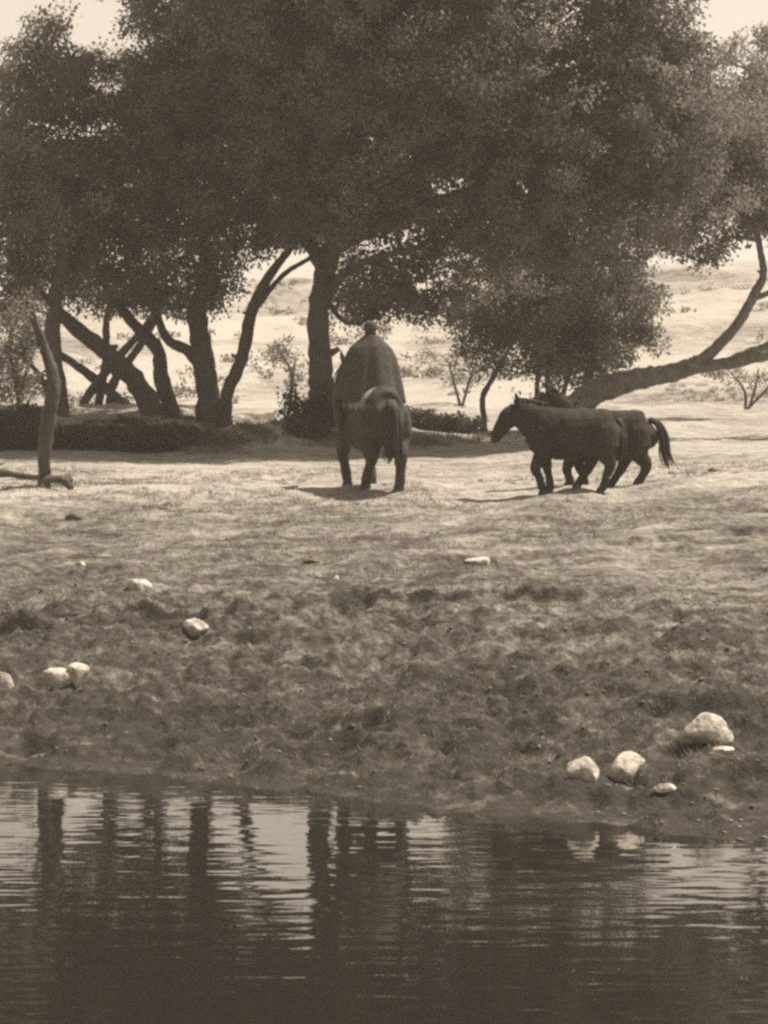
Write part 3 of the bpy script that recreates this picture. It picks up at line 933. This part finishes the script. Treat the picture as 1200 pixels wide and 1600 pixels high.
seat_z = gz(rx, ry) + (1.235 - .62 * RSQ) * RS
person = thing('person', 'rider in a wide dark cloak and cap seen from behind on horseback', 'person',
               (rx + math.cos(RYAW) * -.02, ry + math.sin(RYAW) * -.02, seat_z), None, RYAW)
PS = 1.08
Q = lambda L: np.array(L, float) * PS
pb = MB()
pb.tube(Q([(-.02, 0, .02), (-.03, 0, .18), (-.02, 0, .38), (.0, 0, .54), (.01, 0, .63)]), Q([(.18, .13), (.16, .11), (.18, .12), (.185, .105), (.09, .07)]), n=17, seg=16, up=(1, 0, 0))
pb.tube(Q([(.01, 0, .60), (.03, 0, .74)]), Q([.058, .054]), n=4, seg=12)
pb.ball(Q((.04, 0, .825)), Q((.098, .077, .115)), 16, 12)
pb.ball(Q((.075, 0, .765)), Q((.055, .052, .055)), 12, 8)
pb.tube(Q([(.125, 0, .835), (.155, 0, .795), (.135, 0, .785)]), Q([.012, .017, .012]), n=5, seg=8)
pb.tube(Q([(.118, .03, .748), (.132, 0, .75), (.118, -.03, .748)]), Q([.008, .011, .008]), n=5, seg=6)
pb.tube(Q([(.115, .055, .86), (.136, 0, .862), (.115, -.055, .86)]), Q([.012, .014, .012]), n=7, seg=6)
for s in (1, -1):
    pb.ball(Q((.03, s * .08, .81)), Q((.022, .012, .034)), 8, 6)
    pb.tube(Q([(-.01, s * .17, .55), (.0, s * .24, .45), (.06, s * .27, .30), (.18, s * .19, .25), (.30, s * .10, .24)]), Q([.062, .055, .045, .038, .028]), n=17, seg=12)
    pb.tube(Q([(.29, s * .10, .24), (.34, s * .09, .24), (.385, s * .085, .235)]), Q([(.022, .03), (.024, .042), (.022, .040)]), n=5, seg=10, up=(0, 0, 1))
    for k in range(4):                                     # four fingers closed round the rein
        z = .27 - k * .022
        ln = (.034, .040, .037, .029)[k]
        pb.tube(Q([(.38, s * .085, z), (.38 + ln, s * .078, z - .003), (.385 + ln, s * .052, z - .004), (.365 + ln * .5, s * .044, z - .004)]), Q([.0095, .0095, .009, .008]), n=8, seg=8)
    pb.tube(Q([(.325, s * .08, .275), (.36, s * .058, .292), (.39, s * .050, .290)]), Q([.012, .011, .009]), n=6, seg=8)
    pb.tube(Q([(.0, s * .10, .02), (.20, s * .30, -.03), (.34, s * .40, -.14), (.26, s * .42, -.34), (.16, s * .43, -.54)]), Q([.10, .088, .064, .055, .038]), n=17, seg=12)
    pb.tube(Q([(.14, s * .43, -.56), (.24, s * .44, -.60), (.34, s * .46, -.60)]), Q([.042, .038, .026]), n=7, seg=10)
pb.fused('body', M_SKIN, person, voxel=0.009, smooth_it=2)
for s in (1, -1):
    MB().ball(Q((.128, s * .032, .835)), Q((.010, .013, .009)), 8, 6).build('eye', M_EYE, person)
    tr = MB()
    tr.tube(Q([(.0, s * .10, .02), (.20, s * .30, -.03), (.34, s * .40, -.14), (.26, s * .42, -.34), (.18, s * .43, -.50)]), Q([.125, .108, .085, .075, .065]), n=17, seg=14, rough=.05)
    tr.build('trouser_leg', M_TROUSER, person)
    bt = MB()
    bt.tube(Q([(.19, s * .43, -.47), (.155, s * .43, -.56)]), Q([.055, .052]), n=4, seg=12)
    bt.tube(Q([(.10, s * .43, -.585), (.2, s * .435, -.60), (.30, s * .45, -.61), (.37, s * .465, -.61)]), Q([(.045, .04), (.048, .045), (.046, .032), (.03, .02)]), n=10, seg=12, up=(0, 0, 1))
    bt.fused('boot', M_LEATHER, person, voxel=0.012, smooth_it=2)
ct = MB()
zs = [(.77, .09, .10), (.72, .145, .125), (.66, .23, .155), (.60, .305, .185), (.50, .365, .22), (.34, .41, .26), (.18, .44, .295), (.02, .475, .33), (-.10, .50, .36)]
CV, seg_c = [], 64
zz = np.linspace(0, len(zs) - 1, 36)
for q_ in zz:
    i = min(int(q_), len(zs) - 2)
    f = q_ - i
    z_, w_, d_ = [zs[i][k] * (1 - f) + zs[i + 1][k] * f for k in range(3)]
    dn = q_ / (len(zs) - 1)
    for j in range(seg_c):
        t_ = 2 * math.pi * j / seg_c
        fold = 1 + dn * (.055 * math.sin(t_ * 7 + 1.9 * dn) + .04 * math.sin(t_ * 12 + 2 - dn) + .02 * math.sin(t_ * 5 + 4 * dn))
        CV.append((math.sin(t_) * d_ * fold - .01, math.cos(t_) * w_ * fold, z_ + dn * .035 * math.sin(t_ * 3 + 1) - .10 * dn * abs(math.cos(t_)) * dn))
CF = [(i * seg_c + j, (i + 1) * seg_c + j, (i + 1) * seg_c + (j + 1) % seg_c, i * seg_c + (j + 1) % seg_c) for i in range(len(zz) - 1) for j in range(seg_c)]
ck = obj('cloak', mesh_np('cloak', np.array(CV) * PS, CF, True), M_CLOTH, person)
md = ck.modifiers.new('thick', 'SOLIDIFY')
md.thickness = 0.012
sl = MB()
for s in (1, -1):
    sl.tube(Q([(.06, s * .27, .30), (.18, s * .19, .25), (.275, s * .115, .24)]), Q([.075, .065, .06]), n=9, seg=12, rough=.05)
sl.build('sleeves', M_CLOTH, person)
hr = MB()
hr.ball(Q((.02, 0, .85)), Q((.10, .086, .108)), 16, 10)
hr.ball(Q((-.045, 0, .79)), Q((.055, .07, .075)), 12, 8)
hr.build('hair', M_MANE, person)
ht = MB()
ht.tube(Q([(.03, 0, .86), (.025, 0, .90), (.015, 0, .945), (.01, 0, .975), (.01, 0, .982)]), Q([(.098, .118), (.104, .122), (.09, .105), (.06, .07), (.02, .02)]), n=17, seg=20, up=(1, 0, 0))
ht.tube(Q([(.06, 0, .862), (.14, 0, .862), (.19, 0, .85)]), Q([(.09, .012), (.085, .010), (.04, .006)]), n=7, seg=14, up=(0, 0, 1))
ht.build('cap', M_HAT, person)


# ------------------------------------------------------------------ fallen branch at the left edge
l0, l1 = ground_hit(-70, 742), ground_hit(112, 757)
br = thing('fallen_branch', 'dark fallen branch on the sand at the foot of the slender trunk', 'branch', (l0 + l1) / 2)
c0 = np.array((l0 + l1) / 2)
mb = MB()
pts = [l0 + (0, 0, .07), l0 * .7 + l1 * .3 + (0, 0, .10), l0 * .35 + l1 * .65 + (0, 0, .06), l1 + (-.12, 0, .08), l1 + (0, 0, .07)]
mb.tube(np.array(pts) - c0, [.08, .075, .06, .065, .055], n=25, seg=10, rough=.12)
mb.tube(np.array([pts[3], pts[3] + (.06, -.12, .0), pts[3] + (.10, -.25, -.03)]) - c0, [.05, .04, .03], n=7, seg=8, rough=.1)
mb.tube(np.array([pts[1], pts[1] + (.1, .15, .10), pts[1] + (.22, .25, .14)]) - c0, [.04, .03, .015], n=7, seg=8, rough=.1)
mb.build('branch_wood', M_BARK, br)


# ------------------------------------------------------------------ stones
import bmesh


def rock_mesh(name, lumps, seed, sub=4):
    """lumps of (x, y, z, rx, ry, rz) in metres"""
    mb = MB()
    for (x, y, z, a_, b_, c_) in lumps:
        bm = bmesh.new()
        bmesh.ops.create_icosphere(bm, subdivisions=sub, radius=1.0)
        V = np.array([v.co[:] for v in bm.verts])
        Fc = [tuple(v.index for v in f.verts) for f in bm.faces]
        bm.free()
        n = fbm(V[:, 0] * 1.3 + V[:, 2] * 1.1 + seed, V[:, 1] * 1.3 - V[:, 2] * .9, seed, 4, .55)
        n2 = fbm(V[:, 0] * 2.2 - V[:, 1] + seed * 3, V[:, 2] * 2.2 + V[:, 1], seed + 9, 3)
        V = V * (1.15 + .30 * n + .05 * np.round(n2 * 3) / 3)[:, None]
        rs = np.random.default_rng(seed)
        for _ in range(11):                                 # broken faces
            nrm = rs.normal(0, 1, 3)
            nrm /= np.linalg.norm(nrm)
            h_ = V @ nrm
            V = V - np.outer(np.maximum(0, h_ - rs.uniform(.55, .85)), nrm) * .75
        mb.add(V * (a_, b_, c_) + (x, y, z), Fc)
    return mb.mesh(name, True)


def rock(u, v, w, h, label, seed, lumps=None, mat=None, name='stone', cat='stone', group=None):
    p = ground_hit(u, v)
    m = p[1] / F_PX
    L = lumps or [(0, 0, 0.10, .56, .46, .52)]
    w, h = w * 1.22, h * 1.2
    L = [(x * w * m, y * w * m, z * h * m, a_ * w * m, b_ * w * m, c_ * h * m) for (x, y, z, a_, b_, c_) in L]
    o = obj(name, rock_mesh(name, L, seed), mat or M_STONE)
    o.location = tuple(p)
    return tag(o, label, cat, group)


rock(220, 919, 28, 22, 'lone white stone on the upper left bank', 3, None)
rock(305, 988, 27, 24, 'angular cream stone just below the dark bank step on the left', 8)
rock(105, 1070, 60, 30, 'two-lobed white stone low on the left bank', 12, [(-.15, 0, .25, .36, .3, .45), (.24, .05, .4, .24, .22, .5)])
rock(2, 1068, 34, 24, 'white stone cut by the left edge of the picture', 15)
rock(1105, 1160, 66, 44, 'largest pale stone low on the right bank', 21, [(-.05, 0, .3, .46, .36, .5), (.3, -.1, .1, .2, .2, .3)])
rock(1130, 1175, 24, 16, 'small pale stone touching the foot of the largest pale stone', 24)
rock(911, 1216, 50, 44, 'rounded pale stone near the water, left one of a pair', 27)
rock(978, 1208, 46, 40, 'blocky pale stone near the water, right one of a pair', 33)
rock(1038, 1236, 24, 14, 'small white stone below the pair near the water', 37)
rock(748, 880, 36, 13, 'flat pale stone in the middle of the upper bank', 41)
rock(525, 906, 10, 10, 'tiny white pebble in the middle of the bank', 44)
rock(127, 884, 12, 8, 'tiny white pebble on the left bank above the lone white stone', 46)
rock(1052, 740, 14, 9, 'small white stone just right of the pony tail', 48)
rock(752, 752, 8, 7, 'tiny white pebble on bright sand left of the ponies', 49)
rock(118, 812, 24, 12, 'small dark stone on the sand below the fallen branch', 51, None, M_STONE_DARK)
rock(490, 878, 24, 8, 'flat dark stone on the bank below the rider', 54, None, M_STONE_DARK)
rock(1113, 736, 12, 8, 'small dark stone on the sand right of the ponies', 57, None, M_STONE_DARK)

# loose clods and pebbles over the bank, too many to count
def scatter(name, label, n, y_lo, y_hi, s_lo, s_hi, mat, low_bias):
    bm = bmesh.new()
    bmesh.ops.create_icosphere(bm, subdivisions=1, radius=1.0)
    B = np.array([v.co[:] for v in bm.verts])
    Fb = np.array([[v.index for v in f.verts] for f in bm.faces])
    bm.free()
    yy = y_lo + (y_hi - y_lo) * rng.uniform(0, 1, n) ** low_bias
    xx = rng.uniform(-1, 1, n) * (1.5 + yy * 0.15)
    ok = yy > shore(xx) - 0.3
    keep = fbm(xx * .7, yy * .5, 203, 3) + rng.uniform(-.3, .3, n) > -.08
    xx, yy = xx[ok & keep], yy[ok & keep]
    n = len(xx)
    zz_ = ground_z(xx, yy)
    sz = s_lo + (s_hi - s_lo) * rng.uniform(0, 1, n) ** 3
    V = B[None] * (1 + rng.uniform(-.28, .28, (n, len(B), 1)))
    V = V * sz[:, None, None] * np.stack((rng.uniform(.8, 1.5, n), rng.uniform(.8, 1.3, n), rng.uniform(.5, .8, n)), 1)[:, None]
    a_ = rng.uniform(0, 6.28, n)
    ca, sa = np.cos(a_)[:, None], np.sin(a_)[:, None]
    V = np.stack((V[..., 0] * ca - V[..., 1] * sa, V[..., 0] * sa + V[..., 1] * ca, V[..., 2]), -1)
    V = V + np.stack((xx, yy, zz_ + sz * .15), 1)[:, None]
    Fc = (Fb[None] + (np.arange(n) * len(B))[:, None, None]).reshape(-1, 3)
    return tag(obj(name, mesh_np(name, V.reshape(-1, 3), Fc), mat), label, kind='stuff')


M_CLOD = mat_mottled('clod_earth', sep(0.10), sep(0.24), 1.2, 0.95, 0.5, 40, 0.01)
M_PEBBLE = mat_mottled('pebble', sep(0.22), sep(0.5), 1.5, 0.9, 0)
scatter('earth_clods', 'loose earth clods strewn over the trampled bank', 3500, 23, 38, .008, .030, M_CLOD, 1.2)
scatter('pebbles', 'small pale pebbles strewn over the bank and sand', 160, 24, 56, .008, .022, M_PEBBLE, 1.0)


# dry grass on the hummock and below the trees
def grass(name, label, spots, per, h, mat):
    c, hs = [], []
    for (u, v, ru, rv, n) in spots:
        for _ in range(n):
            p = ground_hit(u + rng.uniform(-ru, ru), v + rng.uniform(-rv, rv))
            c.append(p)
    c = np.repeat(np.array(c), per, axis=0)
    n = len(c)
    b0 = c + np.stack((rng.normal(0, .07, n), rng.normal(0, .07, n), np.full(n, -.02)), 1)
    lean = np.stack((rng.normal(0, .45, n), rng.normal(0, .45, n), np.ones(n)), 1)
    hh = h * rng.uniform(.4, 1.2, (n, 1))
    w = np.stack((rng.normal(0, 1, n), rng.normal(0, 1, n), np.zeros(n)), 1)
    w = w / np.linalg.norm(w, axis=1)[:, None] * .007
    m_ = b0 + lean * hh * .55
    t_ = b0 + lean * hh + np.stack((lean[:, 0], lean[:, 1], np.full(n, -.3)), 1) * hh * .3
    V = np.stack((b0 - w, b0 + w, m_ + w * .8, t_, m_ - w * .8), 1).reshape(-1, 3)
    i = np.arange(n)[:, None] * 5
    Fc = [tuple(r_) for r_ in (i + np.array([0, 1, 2, 3, 4]))]
    return tag(obj(name, mesh_np(name, V, Fc), mat), label, kind='stuff')


grass('dry_grass', 'tufts of dry pale grass on the hummock and round the trunks',
      [(375, 672, 55, 22, 110), (330, 700, 60, 12, 40), (250, 695, 120, 10, 40), (1120, 615, 80, 14, 60), (700, 690, 60, 8, 30), (560, 690, 80, 10, 30)], 22, .16, M_LEAF_PALE)


def turf(name, label, n, per, y0, y1, h, wd, mat, seed):
    """short blades in patches over the bank"""
    yy = rng.uniform(y0, y1, n)
    xx = rng.uniform(-1, 1, n) * (1.5 + yy * .15)
    ok = (yy > shore(xx) + .4) & (fbm(xx * .45, yy * .7, seed, 4, .6) + rng.uniform(-.25, .25, n) > .02)
    xx, yy = np.repeat(xx[ok], per), np.repeat(yy[ok], per)
    k = len(xx)
    xx, yy = xx + rng.normal(0, .05, k), yy + rng.normal(0, .05, k)
    b0 = np.stack((xx, yy, ground_z(xx, yy) - .008), 1)
    lean = np.stack((rng.normal(0, .6, k), rng.normal(0, .6, k), np.ones(k)), 1)
    hh = h * rng.uniform(.35, 1.2, (k, 1))
    w = np.stack((rng.normal(0, 1, k), rng.normal(0, .5, k), np.zeros(k)), 1)
    w = w / np.linalg.norm(w, axis=1)[:, None] * wd
    V = np.stack((b0 - w, b0 + w, b0 + lean * hh), 1).reshape(-1, 3)
    return tag(obj(name, mesh_np(name, V, np.arange(k * 3).reshape(-1, 3)), mat), label, kind='stuff')


M_TURF = mat_leaf('turf_blade', sep(0.10), sep(0.30), 0.3)
turf('short_grass', 'short sparse grass in patches over the bank', 16000, 9, 26, 50, .06, .006, M_TURF, 501)

hc, hr_ = [], []
for k in range(420):
    y_ = 78 * (210 / 78) ** rng.uniform()
    x_ = rng.uniform(-1, 1) * (4 + y_ * .17)
    if fbm(np.array([x_ / 7]), np.array([y_ / 12]), 77, 3)[0] + rng.uniform(-.2, .2) < .05:
        continue
    z_ = float(ground_parts(np.array([x_]), np.array([y_]))[0][0])
    for q in range(int(rng.integers(1, 4))):
        hc.append((x_ + rng.normal(0, .35), y_ + rng.normal(0, .35), z_ + .12))
        hr_.append(rng.uniform(.2, .5))
V, Fl = leaves(np.array(hc), np.array(hr_), 45, .13, flat=.55)
tag(obj('hill_scrub', mesh_np('hill_scrub', V, Fl), M_LEAF_DRY), 'low dry scrub dotted over the far hillside', kind='stuff')

# ------------------------------------------------------------------ haze added to lift the dark tones
hz = MB()
hz.add([(x, y, z) for z in (-2.2, 24.0) for y in (-30.0, 420.0) for x in (-140.0, 140.0)],
       [(0, 2, 3, 1), (4, 5, 7, 6), (0, 1, 5, 4), (2, 6, 7, 3), (0, 4, 6, 2), (1, 3, 7, 5)])
m_h = bpy.data.materials.new('haze')
m_h.use_nodes = True
m_h.node_tree.nodes.clear()
pv = m_h.node_tree.nodes.new('ShaderNodeVolumePrincipled')
pv.inputs['Color'].default_value = (0.93, 0.86, 0.79, 1)
pv.inputs['Density'].default_value = 0.0010
mo = m_h.node_tree.nodes.new('ShaderNodeOutputMaterial')
m_h.node_tree.links.new(pv.outputs[0], mo.inputs['Volume'])
tag(hz.build('haze', m_h, None, False), 'thin haze added to lift the dark tones', kind='stuff')
